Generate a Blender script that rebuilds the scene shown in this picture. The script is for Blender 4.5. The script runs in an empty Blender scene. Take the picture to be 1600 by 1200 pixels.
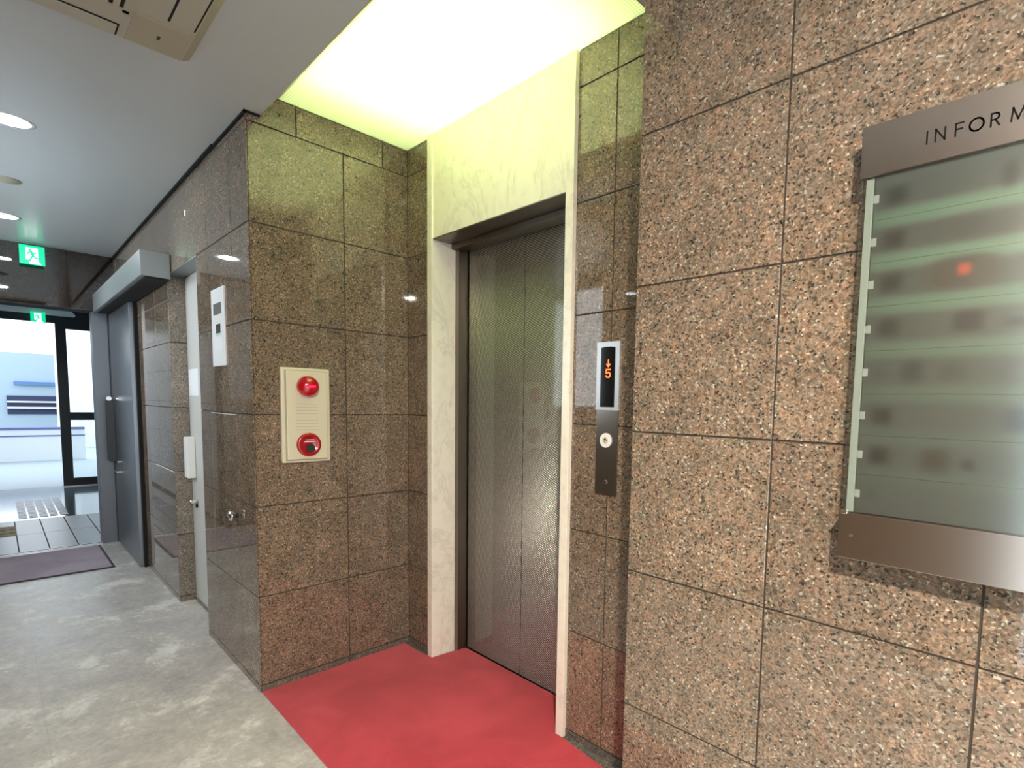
import bpy, math, random
from mathutils import Vector, Matrix
random.seed(7)
SC = bpy.context.scene
COL = SC.collection

# ------------------------------------------------------------------ camera
F_PX, CX, CY = 833.12, 901.0, 700.41
YAW, PITCH, ROLL, EYE = 0.7417, -0.0819, 0.0217, 1.3066
def cam_axes():
    cy, sy, cp, sp = math.cos(YAW), math.sin(YAW), math.cos(PITCH), math.sin(PITCH)
    f = Vector((-sy*cp, cy*cp, sp)); r = Vector((cy, sy, 0)); u = r.cross(f)
    cr, sr = math.cos(ROLL), math.sin(ROLL)
    return r*cr + u*sr, -r*sr + u*cr, f
_r, _u, _f = cam_axes()
cam = bpy.data.cameras.new('camera'); camo = bpy.data.objects.new('camera', cam); COL.objects.link(camo)
m = Matrix((_r, _u, -_f)).transposed().to_4x4(); m.translation = (0, 0, EYE); camo.matrix_world = m
cam.sensor_fit = 'HORIZONTAL'; cam.sensor_width = 36; cam.lens = F_PX/1600*36
cam.shift_x = (800-CX)/1600; cam.shift_y = (CY-600)/1600
cam.clip_start = .02; cam.clip_end = 200
SC.camera = camo

# ------------------------------------------------------------------ view, world
vs = SC.view_settings
vs.view_transform = 'Standard'; vs.look = 'None'; vs.gamma = 1; vs.use_curve_mapping = False
vs.exposure = 1.38
SKY = 1.6
w = bpy.data.worlds.new('overcast'); SC.world = w; w.use_nodes = True
bg = w.node_tree.nodes['Background']; bg.inputs[0].default_value = (.86, .93, 1, 1); bg.inputs[1].default_value = SKY
SC.cycles.use_denoising = True
SC.cycles.max_bounces = 10; SC.cycles.diffuse_bounces = 5; SC.cycles.glossy_bounces = 5
SC.cycles.transparent_max_bounces = 12; SC.cycles.sample_clamp_indirect = 8
SC.cycles.caustics_reflective = False; SC.cycles.caustics_refractive = False
TUBE, DOWN, EXITE = 8.6, 75.0, .45

# ------------------------------------------------------------------ materials
def new_mat(name):
    mt = bpy.data.materials.new(name); mt.use_nodes = True
    return mt, mt.node_tree.nodes, mt.node_tree.links, mt.node_tree.nodes['Principled BSDF']
def pmat(name, col, rough=.5, metal=0, emit=None, es=0, spec=.5, coat=0, bump=None, aniso=0):
    mt, n, l, b = new_mat(name)
    b.inputs['Base Color'].default_value = (*col, 1); b.inputs['Roughness'].default_value = rough
    b.inputs['Metallic'].default_value = metal; b.inputs['Specular IOR Level'].default_value = spec
    b.inputs['Coat Weight'].default_value = coat
    if emit: b.inputs['Emission Color'].default_value = (*emit, 1); b.inputs['Emission Strength'].default_value = es
    if bump:
        g = n.new('ShaderNodeNewGeometry'); t = n.new('ShaderNodeTexNoise'); t.inputs['Scale'].default_value = bump[0]; t.inputs['Detail'].default_value = 3
        bp = n.new('ShaderNodeBump'); bp.inputs['Strength'].default_value = bump[1]; bp.inputs['Distance'].default_value = .002
        l.new(g.outputs['Position'], t.inputs['Vector']); l.new(t.outputs['Fac'], bp.inputs['Height']); l.new(bp.outputs[0], b.inputs['Normal'])
    return mt
def ramp(n, pts, mode='LINEAR'):
    r = n.new('ShaderNodeValToRGB'); r.color_ramp.interpolation = mode
    e = r.color_ramp.elements
    while len(e) < len(pts): e.new(.5)
    for q, (p, c) in zip(e, pts): q.position = p; q.color = (*c, 1)
    return r
def mixc(n, l, mode, fac, a, b):
    x = n.new('ShaderNodeMix'); x.data_type = 'RGBA'; x.blend_type = mode
    for sock, v in ((x.inputs[0], fac), (x.inputs[6], a), (x.inputs[7], b)):
        if isinstance(v, bpy.types.NodeSocket): l.new(v, sock)
        elif isinstance(v, tuple): sock.default_value = (*v, 1)
        else: sock.default_value = v
    return x.outputs[2]
def tex(n, l, kind, pos, scale, **kw):
    t = n.new(kind); l.new(pos, t.inputs['Vector']); t.inputs['Scale'].default_value = scale
    for k, v in kw.items(): t.inputs[k].default_value = v
    return t
def granite(name, gain=1.0, tint=(1, 1, 1), rough=.028, spec=.62, scale=1.0):
    mt, n, l, b = new_mat(name)
    g = n.new('ShaderNodeNewGeometry'); pos = g.outputs['Position']
    nz = tex(n, l, 'ShaderNodeTexNoise', pos, 90*scale, Detail=2)
    dis = n.new('ShaderNodeVectorMath'); dis.operation = 'MULTIPLY_ADD'
    l.new(nz.outputs['Color'], dis.inputs[0]); dis.inputs[1].default_value = (.006,)*3; l.new(pos, dis.inputs[2])
    dp = dis.outputs[0]
    v = tex(n, l, 'ShaderNodeTexVoronoi', dp, 230*scale)
    s = n.new('ShaderNodeSeparateColor'); l.new(v.outputs['Color'], s.inputs[0])
    c = lambda r, gg, bb: (r*gain*tint[0], gg*gain*tint[1], bb*gain*tint[2])
    r1 = ramp(n, [(0, c(.030, .026, .022)), (.055, c(.095, .068, .048)), (.25, c(.130, .092, .066)), (.50, c(.160, .110, .080)),
                  (.74, c(.195, .130, .096)), (.90, c(.215, .165, .125)), (.965, c(.31, .27, .22))], 'CONSTANT')
    l.new(s.outputs[0], r1.inputs[0])
    v2 = tex(n, l, 'ShaderNodeTexVoronoi', dp, 120*scale)          # larger dark mica grains and pink feldspar
    s2 = n.new('ShaderNodeSeparateColor'); l.new(v2.outputs['Color'], s2.inputs[0])
    r2 = ramp(n, [(0, (.40, .40, .40)), (.04, (.88, .87, .85)), (.40, (1, .98, .95)), (.72, (1.0, 1.0, 1.0)), (.86, (1.2, 1.06, 1.0)), (.95, (1.2, 1.2, 1.2))], 'CONSTANT')
    l.new(s2.outputs[1], r2.inputs[0])
    col = mixc(n, l, 'MULTIPLY', .85, r1.outputs[0], r2.outputs[0])
    n3 = tex(n, l, 'ShaderNodeTexNoise', pos, 9, Detail=3)
    r3 = ramp(n, [(.3, (.84, .84, .84)), (.7, (1.16, 1.13, 1.12))]); l.new(n3.outputs['Fac'], r3.inputs[0])
    col = mixc(n, l, 'MULTIPLY', 1.0, col, r3.outputs[0])
    n5 = tex(n, l, 'ShaderNodeTexNoise', pos, 38, Detail=2)
    r5 = ramp(n, [(.36, (.88, .93, .97)), (.5, (1, 1, 1)), (.66, (1.12, 1.02, .97))]); l.new(n5.outputs['Fac'], r5.inputs[0])
    col = mixc(n, l, 'MULTIPLY', .9, col, r5.outputs[0])
    a = n.new('ShaderNodeAttribute'); a.attribute_name = 'tone'
    r4 = ramp(n, [(0, (.90, .90, .91)), (1, (1.10, 1.10, 1.09))]); l.new(a.outputs['Fac'], r4.inputs[0])
    col = mixc(n, l, 'MULTIPLY', 1.0, col, r4.outputs[0])
    l.new(col, b.inputs['Base Color'])
    b.inputs['Roughness'].default_value = rough; b.inputs['Specular IOR Level'].default_value = spec
    return mt
M = {}
M['granite'] = granite('polished_brown_granite', 1.45, (.90, 1.0, .99))
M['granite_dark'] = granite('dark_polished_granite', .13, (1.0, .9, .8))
M['granite_grey'] = granite('grey_green_plinth_stone', 1.05, (.85, 1.12, 1.28), .35)
M['granite_jamb'] = granite('pale_cool_granite', 1.7, (.86, 1.08, 1.20), .40)  # lighter, cooler, rougher copy of the brown granite for the recess jamb
M['grout'] = pmat('dark_grout', (.040, .033, .024), .8)
M['black'] = pmat('black_gap', (.006, .006, .006), .9)
M['marble_c'] = None
def marble():
    mt, n, l, b = new_mat('pale_veined_marble')
    g = n.new('ShaderNodeNewGeometry'); pos = g.outputs['Position']
    mp = n.new('ShaderNodeMapping'); mp.inputs['Rotation'].default_value = (.3, .6, .5); mp.inputs['Scale'].default_value = (1, 1, .55); l.new(pos, mp.inputs[0])
    nz = tex(n, l, 'ShaderNodeTexNoise', mp.outputs[0], 3.2, Detail=7, Roughness=.62, Distortion=1.2)
    r = ramp(n, [(.0, (.86, .82, .70)), (.47, (.85, .81, .69)), (.495, (.74, .71, .62)), (.51, (.85, .81, .69)), (.62, (.87, .84, .73)), (1, (.84, .79, .67))])
    l.new(nz.outputs['Fac'], r.inputs[0])
    n2 = tex(n, l, 'ShaderNodeTexNoise', pos, 26, Detail=4)
    r2 = ramp(n, [(.32, (.92, .91, .89)), (.5, (1, 1, 1))]); l.new(n2.outputs['Fac'], r2.inputs[0])
    l.new(mixc(n, l, 'MULTIPLY', .7, r.outputs[0], r2.outputs[0]), b.inputs['Base Color'])
    b.inputs['Roughness'].default_value = .22
    return mt
M['marble'] = marble()
def floor_mat():
    mt, n, l, b = new_mat('mottled_grey_floor')  # grey with paler mottled patches from noise
    g = n.new('ShaderNodeNewGeometry'); pos = g.outputs['Position']
    a = tex(n, l, 'ShaderNodeTexNoise', pos, 3.1, Detail=9, Roughness=.72, Distortion=.15)
    r = ramp(n, [(.30, (.36, .345, .335)), (.44, (.47, .45, .43)), (.54, (.52, .495, .46)), (.60, (.68, .67, .63)), (.70, (.74, .735, .70))]); l.new(a.outputs['Fac'], r.inputs[0])
    c2 = tex(n, l, 'ShaderNodeTexNoise', pos, 42, Detail=5, Roughness=.7)
    r2 = ramp(n, [(.3, (.80, .80, .79)), (.55, (1, 1, 1)), (.72, (1.16, 1.17, 1.16))]); l.new(c2.outputs['Fac'], r2.inputs[0])
    col = mixc(n, l, 'MULTIPLY', .9, r.outputs[0], r2.outputs[0])
    # faint slab seams every 0.4 m across, 0.8 m along
    br = n.new('ShaderNodeTexBrick'); br.offset = 0.0; br.squash = 1
    br.inputs['Scale'].default_value = 1; br.inputs['Mortar Size'].default_value = .0025; br.inputs['Brick Width'].default_value = .8; br.inputs['Row Height'].default_value = .4
    mp = n.new('ShaderNodeMapping'); mp.inputs['Location'].default_value = (.31, -.08, 0); l.new(pos, mp.inputs[0]); l.new(mp.outputs[0], br.inputs['Vector'])
    sm = n.new('ShaderNodeMath'); sm.operation = 'MULTIPLY'; l.new(br.outputs['Fac'], sm.inputs[0])
    sr = n.new('ShaderNodeMapRange'); l.new(c2.outputs['Fac'], sr.inputs[0]); sr.inputs[1].default_value = .42; sr.inputs[2].default_value = .62; sr.inputs[3].default_value = 0; sr.inputs[4].default_value = .45; l.new(sr.outputs[0], sm.inputs[1])
    col = mixc(n, l, 'MIX', sm.outputs[0], col, (.26, .26, .25))
    c3 = tex(n, l, 'ShaderNodeTexNoise', pos, 11, Detail=6, Roughness=.7); r5 = ramp(n, [(.30, (.84, .84, .85)), (.5, (1, 1, 1)), (.63, (1.10, 1.10, 1.09))]); l.new(c3.outputs['Fac'], r5.inputs[0])
    col = mixc(n, l, 'MULTIPLY', 1.0, col, r5.outputs[0])
    l.new(col, b.inputs['Base Color'])
    rr = n.new('ShaderNodeMapRange'); rr.inputs[1].default_value = .3; rr.inputs[2].default_value = .7; rr.inputs[3].default_value = .26; rr.inputs[4].default_value = .46
    l.new(a.outputs['Fac'], rr.inputs[0]); l.new(rr.outputs[0], b.inputs['Roughness'])
    bp = n.new('ShaderNodeBump'); bp.inputs['Strength'].default_value = .25; bp.inputs['Distance'].default_value = .002; l.new(c2.outputs['Fac'], bp.inputs['Height']); l.new(bp.outputs[0], b.inputs['Normal'])
    return mt
M['floor'] = floor_mat()
def carpet_mat(name, c0, c1, sc=1.0, wear=True):
    mt, n, l, b = new_mat(name)
    g = n.new('ShaderNodeNewGeometry'); pos = g.outputs['Position']
    a = tex(n, l, 'ShaderNodeTexNoise', pos, 3.5, Detail=5, Distortion=.6); r = ramp(n, [(.38, c0), (.62, c1)]); l.new(a.outputs['Fac'], r.inputs[0])
    f = tex(n, l, 'ShaderNodeTexNoise', pos, 420*sc, Detail=2); r2 = ramp(n, [(.3, (.86, .86, .86)), (.7, (1.1, 1.1, 1.1))]); l.new(f.outputs['Fac'], r2.inputs[0])
    l.new(mixc(n, l, 'MULTIPLY', 1, r.outputs[0], r2.outputs[0]), b.inputs['Base Color'])
    b.inputs['Roughness'].default_value = .95; b.inputs['Specular IOR Level'].default_value = .15
    b.inputs['Sheen Weight'].default_value = .25
    bp = n.new('ShaderNodeBump'); bp.inputs['Strength'].default_value = .6; bp.inputs['Distance'].default_value = .003; l.new(f.outputs['Fac'], bp.inputs['Height']); l.new(bp.outputs[0], b.inputs['Normal'])
    return mt
M['carpet'] = carpet_mat('red_pile_carpet', (.45, .022, .036), (.58, .042, .062))
M['mat'] = carpet_mat('mauve_door_mat', (.34, .28, .35), (.42, .36, .43))
M['rubber'] = pmat('dark_rubber_edge', (.03, .025, .035), .6)
M['ceiling'] = pmat('grey_satin_ceiling_paint', (.56, .60, .61), .26, spec=.6)
M['fascia'] = pmat('grey_fascia_paint', (.50, .50, .48), .4)
def linen():
    mt, n, l, b = new_mat('embossed_linen_stainless')
    g = n.new('ShaderNodeNewGeometry'); pos = g.outputs['Position']
    mp = n.new('ShaderNodeMapping'); mp.inputs['Rotation'].default_value = (0, math.radians(28), 0); l.new(pos, mp.inputs[0])
    sep = n.new('ShaderNodeSeparateXYZ'); l.new(mp.outputs[0], sep.inputs[0])
    def sin(o, k, ph=0):
        mu = n.new('ShaderNodeMath'); mu.operation = 'MULTIPLY_ADD'; l.new(o, mu.inputs[0]); mu.inputs[1].default_value = k; mu.inputs[2].default_value = ph
        s = n.new('ShaderNodeMath'); s.operation = 'SINE'; l.new(mu.outputs[0], s.inputs[0]); return s.outputs[0]
    a = sin(sep.outputs[0], 2*math.pi/.012); c = sin(sep.outputs[2], 2*math.pi/.017)
    ml = n.new('ShaderNodeMath'); ml.operation = 'MULTIPLY'; l.new(a, ml.inputs[0]); l.new(c, ml.inputs[1])
    bp = n.new('ShaderNodeBump'); bp.inputs['Strength'].default_value = .9; bp.inputs['Distance'].default_value = .0028
    l.new(ml.outputs[0], bp.inputs['Height']); l.new(bp.outputs[0], b.inputs['Normal'])
    b.inputs['Base Color'].default_value = (.37, .38, .34, 1); b.inputs['Metallic'].default_value = 1; b.inputs['Roughness'].default_value = .25
    gl = n.new('ShaderNodeBsdfGlossy'); gl.inputs[0].default_value = (.50, .51, .47, 1); gl.inputs['Roughness'].default_value = .06
    mx = n.new('ShaderNodeMixShader'); mx.inputs[0].default_value = .10
    l.new(b.outputs[0], mx.inputs[1]); l.new(gl.outputs[0], mx.inputs[2]); l.new(mx.outputs[0], n['Material Output'].inputs[0])
    return mt
M['linen'] = linen()
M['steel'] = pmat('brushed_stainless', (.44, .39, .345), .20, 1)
M['steel_dk'] = pmat('dark_bronze_stainless', (.21, .18, .15), .30, 1)  # darker, browner stainless than the brushed one
M['steel_lt'] = pmat('satin_aluminium', (.72, .74, .77), .35, .8)
M['chrome'] = pmat('chrome', (.8, .8, .8), .12, 1)
M['door_steel'] = pmat('grey_satin_steel_door', (.24, .26, .29), .30, .75)
M['pier'] = pmat('grey_painted_steel', (.16, .175, .20), .38, .35)
M['track'] = pmat('grey_painted_track_cover', (.24, .265, .27), .4, .2)
M['cream'] = pmat('cream_door_paint', (.60, .60, .57), .45)
M['white'] = pmat('white_plastic', (.80, .82, .83), .4)
M['paper'] = pmat('white_paper', (.85, .87, .89), .7)
M['ink'] = pmat('black_ink', (.005, .005, .005), .6, spec=.1)
M['beige'] = pmat('beige_aged_plastic', (.60, .56, .42), .42)
M['ac'] = pmat('aged_white_plastic', (.46, .44, .36), .5)
M['ac_corner'] = pmat('yellowed_plastic', (.42, .38, .28), .5)
M['screen'] = pmat('dark_screen', (.03, .035, .035), .2)
M['lcd'] = pmat('grey_lcd', (.16, .17, .16), .25)
M['glassblk'] = pmat('black_display_glass', (.004, .004, .004), .08)
M['led'] = pmat('orange_led', (.1, .01, 0), .5, emit=(1, .10, .02), es=1.6)
M['greenled'] = pmat('green_stripe', (.1, .7, .5), .5)
M['frame_blk'] = pmat('black_door_frame', (.022, .026, .030), .35, .2)
M['exit_g'] = pmat('exit_green', (0, .35, .18), .4, emit=(0, .62, .30), es=EXITE)
M['exit_w'] = pmat('exit_white', (.8, .9, .85), .4, emit=(.80, 1, .93), es=EXITE*1.1)
M['red'] = pmat('red_plastic', (.36, .005, .008), .22, coat=.5)
M['lens'] = pmat('red_lamp_lens', (.30, .002, .005), .10, coat=1, emit=(1, .01, .03), es=.05)
M['lens_core'] = pmat('glowing_red_bulb', (.8, .01, .05), .4, emit=(1, .01, .06), es=.7)
M['tile_out'] = pmat('pale_porch_tile', (.13, .145, .16), .33)
M['polish_out'] = pmat('polished_pale_stone', (.16, .21, .24), .10)
M['pave'] = pmat('pale_paving', (.33, .40, .45), .6)
M['yellow'] = pmat('yellow_tactile', (.60, .42, .15), .6)
M['white_wall'] = pmat('white_wall_paint', (.82, .88, .92), .6)
M['beige_wall'] = pmat('beige_wall_tile', (.50, .45, .41), .35)
M['ext_white'] = pmat('greyed_white_render', (.58, .62, .64), .6)  # white at a lowered tone for the outdoor parts
M['pale_blue'] = pmat('pale_blue_cladding', (.27, .35, .42), .6)
M['navy'] = pmat('navy_opening', (.010, .018, .06), .6)
M['violet'] = pmat('lilac_kerb_paint', (.09, .11, .27), .6)
M['bluesign'] = pmat('light_blue_sign_band', (.06, .15, .32), .5)
def lamp_mat(name, col, s):
    mt, n, l, b = new_mat(name); n.remove(b); e = n.new('ShaderNodeEmission'); e.inputs[0].default_value = (*col, 1); e.inputs[1].default_value = s
    l.new(e.outputs[0], n['Material Output'].inputs[0]); return mt
M['tube'] = lamp_mat('fluorescent_tube', (1.0, 1.0, .93), TUBE)
M['down_w'] = lamp_mat('warm_downlight_lamp', (1.0, .87, .74), 1900)
M['down'] = lamp_mat('downlight_lamp', (.90, .97, 1.0), DOWN)
def diffuser():
    mt, n, l, b = new_mat('ribbed_opal_diffuser')
    n.remove(b)
    g = n.new('ShaderNodeNewGeometry'); sep = n.new('ShaderNodeSeparateXYZ'); l.new(g.outputs['Position'], sep.inputs[0])
    outs = []
    for ax in (0, 1):
        mu = n.new('ShaderNodeMath'); mu.operation = 'MULTIPLY'; l.new(sep.outputs[ax], mu.inputs[0]); mu.inputs[1].default_value = 2*math.pi/.0105
        s = n.new('ShaderNodeMath'); s.operation = 'SINE'; l.new(mu.outputs[0], s.inputs[0]); outs.append(s.outputs[0])
    ad = n.new('ShaderNodeMath'); ad.operation = 'ADD'; l.new(outs[0], ad.inputs[0]); l.new(outs[1], ad.inputs[1])
    mr = n.new('ShaderNodeMapRange'); l.new(ad.outputs[0], mr.inputs[0]); mr.inputs[1].default_value = -2; mr.inputs[2].default_value = 2
    r = ramp(n, [(0, (.58, .66, .34)), (1, (.97, 1.0, .74))]); l.new(mr.outputs[0], r.inputs[0])
    t = n.new('ShaderNodeBsdfTranslucent'); l.new(r.outputs[0], t.inputs[0])
    d = n.new('ShaderNodeBsdfDiffuse'); d.inputs[0].default_value = (.78, .80, .66, 1)
    mx = n.new('ShaderNodeMixShader'); mx.inputs[0].default_value = .22; l.new(t.outputs[0], mx.inputs[1]); l.new(d.outputs[0], mx.inputs[2])
    l.new(mx.outputs[0], n['Material Output'].inputs[0])
    return mt
M['diffuser'] = diffuser()
def glass():
    mt, n, l, b = new_mat('clear_pane_glass'); n.remove(b)
    t = n.new('ShaderNodeBsdfTransparent'); t.inputs[0].default_value = (.95, .97, .97, 1)
    gl = n.new('ShaderNodeBsdfGlossy'); gl.inputs['Roughness'].default_value = 0.01
    lw = n.new('ShaderNodeLayerWeight'); lw.inputs[0].default_value = .5
    pw = n.new('ShaderNodeMath'); pw.operation = 'POWER'; l.new(lw.outputs['Facing'], pw.inputs[0]); pw.inputs[1].default_value = 4.5
    fr = n.new('ShaderNodeMath'); fr.operation = 'MULTIPLY_ADD'; l.new(pw.outputs[0], fr.inputs[0]); fr.inputs[1].default_value = .7; fr.inputs[2].default_value = .035
    mx = n.new('ShaderNodeMixShader'); l.new(fr.outputs[0], mx.inputs[0]); l.new(t.outputs[0], mx.inputs[1]); l.new(gl.outputs[0], mx.inputs[2])
    l.new(mx.outputs[0], n['Material Output'].inputs[0]); return mt
M['glass'] = glass()

# ------------------------------------------------------------------ mesh builder
class MB:
    def __init__(s): s.v = []; s.f = []; s.mi = []; s.tone = []; s.mats = []; s.smooth = set()
    def idx(s, mat):
        if mat not in s.mats: s.mats.append(mat)
        return s.mats.index(mat)
    def face(s, ids, mat, tone=.5, smooth=False):
        if smooth: s.smooth.add(len(s.f))
        s.f.append(tuple(ids)); s.mi.append(s.idx(mat)); s.tone.append(tone)
    def add(s, pts): b = len(s.v); s.v += [tuple(p) for p in pts]; return b
    def box(s, x0, x1, y0, y1, z0, z1, mat, tone=.5):
        b = s.add([(x, y, z) for x in (x0, x1) for y in (y0, y1) for z in (z0, z1)])
        for q in ((0, 1, 3, 2), (4, 6, 7, 5), (0, 4, 5, 1), (2, 3, 7, 6), (0, 2, 6, 4), (1, 5, 7, 3)): s.face([b+i for i in q], mat, tone)
        return s
    def tile(s, o, U, V, N, u0, u1, v0, v1, mat, d=.004, c=.0012, tone=.5):
        o, U, V, N = map(Vector, (o, U, V, N))
        P = lambda u, v, h: o+U*u+V*v+N*h
        rings = []
        for e, h in ((0, -d), (0, -c), (c, 0)):
            rings.append(s.add([P(u0+e, v0+e, h), P(u1-e, v0+e, h), P(u1-e, v1-e, h), P(u0+e, v1-e, h)]))
        for a, b in zip(rings, rings[1:]):
            for i in range(4): s.face([a+i, a+(i+1) % 4, b+(i+1) % 4, b+i], mat, tone)
        s.face([rings[2]+i for i in range(4)], mat, tone)
        return s
    def extr(s, poly, axis, a0, a1, mat, smooth=False):   # poly in the two other axes, extruded along axis
        def P(q, a):
            l_ = list(q); l_.insert(axis, a); return tuple(l_)
        n = len(poly); b0 = s.add([P(q, a0) for q in poly]); b1 = s.add([P(q, a1) for q in poly])
        s.face([b0+i for i in range(n)], mat); s.face([b1+i for i in reversed(range(n))], mat)
        for i in range(n): s.face([b0+i, b0+(i+1) % n, b1+(i+1) % n, b1+i], mat, smooth=smooth)
        return s
    def cyl(s, c, axis, r, a0, a1, mat, n=32, r1=None):
        r1 = r if r1 is None else r1
        def P(t, rr, a):
            q = [rr*math.cos(t), rr*math.sin(t)]; oth = [i for i in range(3) if i != axis]
            p = [0, 0, 0]; p[axis] = a; p[oth[0]] = c[0]+q[0]; p[oth[1]] = c[1]+q[1]; return p
        b0 = s.add([P(2*math.pi*i/n, r, a0) for i in range(n)]); b1 = s.add([P(2*math.pi*i/n, r1, a1) for i in range(n)])
        s.face([b0+i for i in range(n)], mat); s.face([b1+i for i in reversed(range(n))], mat)
        for i in range(n): s.face([b0+i, b0+(i+1) % n, b1+(i+1) % n, b1+i], mat, smooth=True)
        return s
    def lathe(s, c, axis, prof, mat, n=40):  # prof: list of (radius, position along axis)
        oth = [i for i in range(3) if i != axis]; rings = []
        for r, a in prof:
            pts = []
            for i in range(n):
                t = 2*math.pi*i/n; p = [0, 0, 0]; p[axis] = a; p[oth[0]] = c[0]+r*math.cos(t); p[oth[1]] = c[1]+r*math.sin(t); pts.append(p)
            rings.append(s.add(pts))
        for a, b in zip(rings, rings[1:]):
            for i in range(n): s.face([a+i, a+(i+1) % n, b+(i+1) % n, b+i], mat, smooth=True)
        s.face([rings[0]+i for i in range(n)], mat, smooth=False); s.face([rings[-1]+i for i in range(n)], mat, smooth=False)
        return s
    def stroke(s, pts, wd, plane_o, U, V, N, h, mat):     # flat strokes with thickness h on a plane
        plane_o, U, V, N = map(Vector, (plane_o, U, V, N))
        for (x0, y0), (x1, y1) in zip(pts, pts[1:]):
            d = Vector((x1-x0, y1-y0)); L = d.length or 1; d /= L; q = Vector((-d.y, d.x))*wd/2; e = d*wd/2
            c4 = [Vector((x0, y0))-e+q, Vector((x0, y0))-e-q, Vector((x1, y1))+e-q, Vector((x1, y1))+e+q]
            b0 = s.add([plane_o+U*c.x+V*c.y for c in c4]); b1 = s.add([plane_o+U*c.x+V*c.y+N*h for c in c4])
            s.face([b1+i for i in range(4)], mat)
            for i in range(4): s.face([b0+i, b0+(i+1) % 4, b1+(i+1) % 4, b1+i], mat)
        return s
    def build(s, name, parent=None, bevel=0, kind=None, label=None, cat=None, group=None, origin=None):
        ox = Vector((0, 0, 0))
        if parent is not None: ox = parent.matrix_world.translation.copy() if parent.parent is None else world_loc(parent)
        elif origin is not None: ox = Vector(origin)
        me = bpy.data.meshes.new(name)
        me.from_pydata([tuple(Vector(v)-ox) for v in s.v], [], s.f)
        for k in s.mats: me.materials.append(M[k])
        me.polygons.foreach_set('material_index', s.mi)
        me.polygons.foreach_set('use_smooth', [i in s.smooth for i in range(len(s.f))])
        at = me.attributes.new('tone', 'FLOAT', 'FACE'); at.data.foreach_set('value', s.tone)
        import bmesh
        bm = bmesh.new(); bm.from_mesh(me); bmesh.ops.recalc_face_normals(bm, faces=bm.faces); bm.to_mesh(me); bm.free()
        o = bpy.data.objects.new(name, me); COL.objects.link(o)
        if parent is not None: o.parent = parent
        else: o.location = ox
        if bevel:
            b = o.modifiers.new('bevel', 'BEVEL'); b.width = bevel; b.segments = 2; b.limit_method = 'ANGLE'; b.angle_limit = math.radians(40)
            b.harden_normals = False
        for k, v in (('kind', kind), ('label', label), ('category', cat), ('group', group)):
            if v: o[k] = v
        return o
def world_loc(o):
    p = Vector((0, 0, 0))
    while o is not None: p += o.location; o = o.parent
    return p
def thing(name, loc, label, cat, group=None):
    o = bpy.data.objects.new(name, None); o.location = loc; o.empty_display_size = .05; COL.objects.link(o)
    o['label'] = label; o['category'] = cat
    if group: o['group'] = group
    bpy.context.view_layer.update()
    return o
def copy_thing(o, loc, label):
    c = o.copy(); COL.objects.link(c); c.location = loc; c['label'] = label
    for ch in [k for k in SC.objects if k.parent is o]:
        d = ch.copy(); COL.objects.link(d); d.parent = c
        for g2 in [k for k in SC.objects if k.parent is ch]:
            e = g2.copy(); COL.objects.link(e); e.parent = d
    return c

# ------------------------------------------------------------------ key planes
XL, XR = -2.545, -.9037          # alcove side walls
YL, YB, YR = .7409, 1.466, 1.2168  # corridor wall, alcove back, right wall
ZC, ZP, Z0 = 2.469, 2.563, .0335
ROWS = [Z0+.4*k for k in range(7)]
YO = -.75                         # far side of the corridor
J = .0022
def tiled(mb, o, U, V, N, useg, rows, mat='granite', joints=None):
    """rows: list of (v0, v1, [u joints]) ; useg (u0,u1)"""
    for v0, v1, js in rows:
        us = [useg[0]]+[j for j in sorted(js) if useg[0]+.01 < j < useg[1]-.01]+[useg[1]]
        for a, b in zip(us, us[1:]):
            mb.tile(o, U, V, N, a+(J if a != useg[0] else 0.0005), b-(J if b != useg[1] else 0.0005), v0+J, v1-J, mat, tone=random.random())
    return mb
def rows_for(joints, top, z_from=Z0, strip=None):
    out = []; zs = ROWS+[top]
    for a, b in zip(zs, zs[1:]):
        if b-a > .01 and b > z_from+.01: out.append((max(a, z_from), b, strip if (strip is not None and a > 2.4) else joints))
    return out

# ================================================================== STRUCTURE
# floor
MB().box(-6.2, 1.7, YO-.1, 2.0, -.1, 0, 'floor').build('floor', kind='structure')
# alcove left wall (faces +X)
mb = MB().box(XL-.10, XL-.0035, YL+.0045, YB+.1, 0, 2.62, 'grout')
tiled(mb, (XL, 0, 0), (0, 1, 0), (0, 0, 1), (1, 0, 0), (YL+.0055, YB-.0005), rows_for([1.1401], ZP-.0008, strip=[.937, 1.333]))
mb.build('wall_left', kind='structure')
# back wall right and left of the lift surround (faces -Y)
mb = MB().box(XL, -2.3375, YB+.0035, YB+.3, 0, 2.62, 'grout')
tiled(mb, (0, YB, 0), (1, 0, 0), (0, 0, 1), (0, -1, 0), (XL+.0005, -2.3375), rows_for([], ZP-.0008))
mb.build('wall_back_left', kind='structure')
mb = MB().box(-1.3705, XR+.05, YB+.0035, YB+.3, 0, 2.62, 'grout')
tiled(mb, (0, YB, 0), (1, 0, 0), (0, 0, 1), (0, -1, 0), (-1.3705, XR), rows_for([-1.192], ZP-.0008))
mb.build('wall_back_right', kind='structure')
# right wall (faces -Y) with its return into the alcove (faces -X)
mb = MB().box(XR+.0035, 1.7, YR+.0035, YB+.3, 0, 2.62, 'grout')
tiled(mb, (0, YR, 0), (1, 0, 0), (0, 0, 1), (0, -1, 0), (XR, 1.65), rows_for([-.5008, -.091, .319, .729, 1.139, 1.549], 2.50))
tiled(mb, (XR, 0, 0), (0, 1, 0), (0, 0, 1), (-1, 0, 0), (YR, YB), rows_for([], 2.60))
mb.box(XR, 1.65, YR, YR+.01, 0, Z0-.001, 'granite').box(XR, XR+.01, YR, YB, 0, Z0-.001, 'granite')
mb.build('wall_right', kind='structure')
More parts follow.
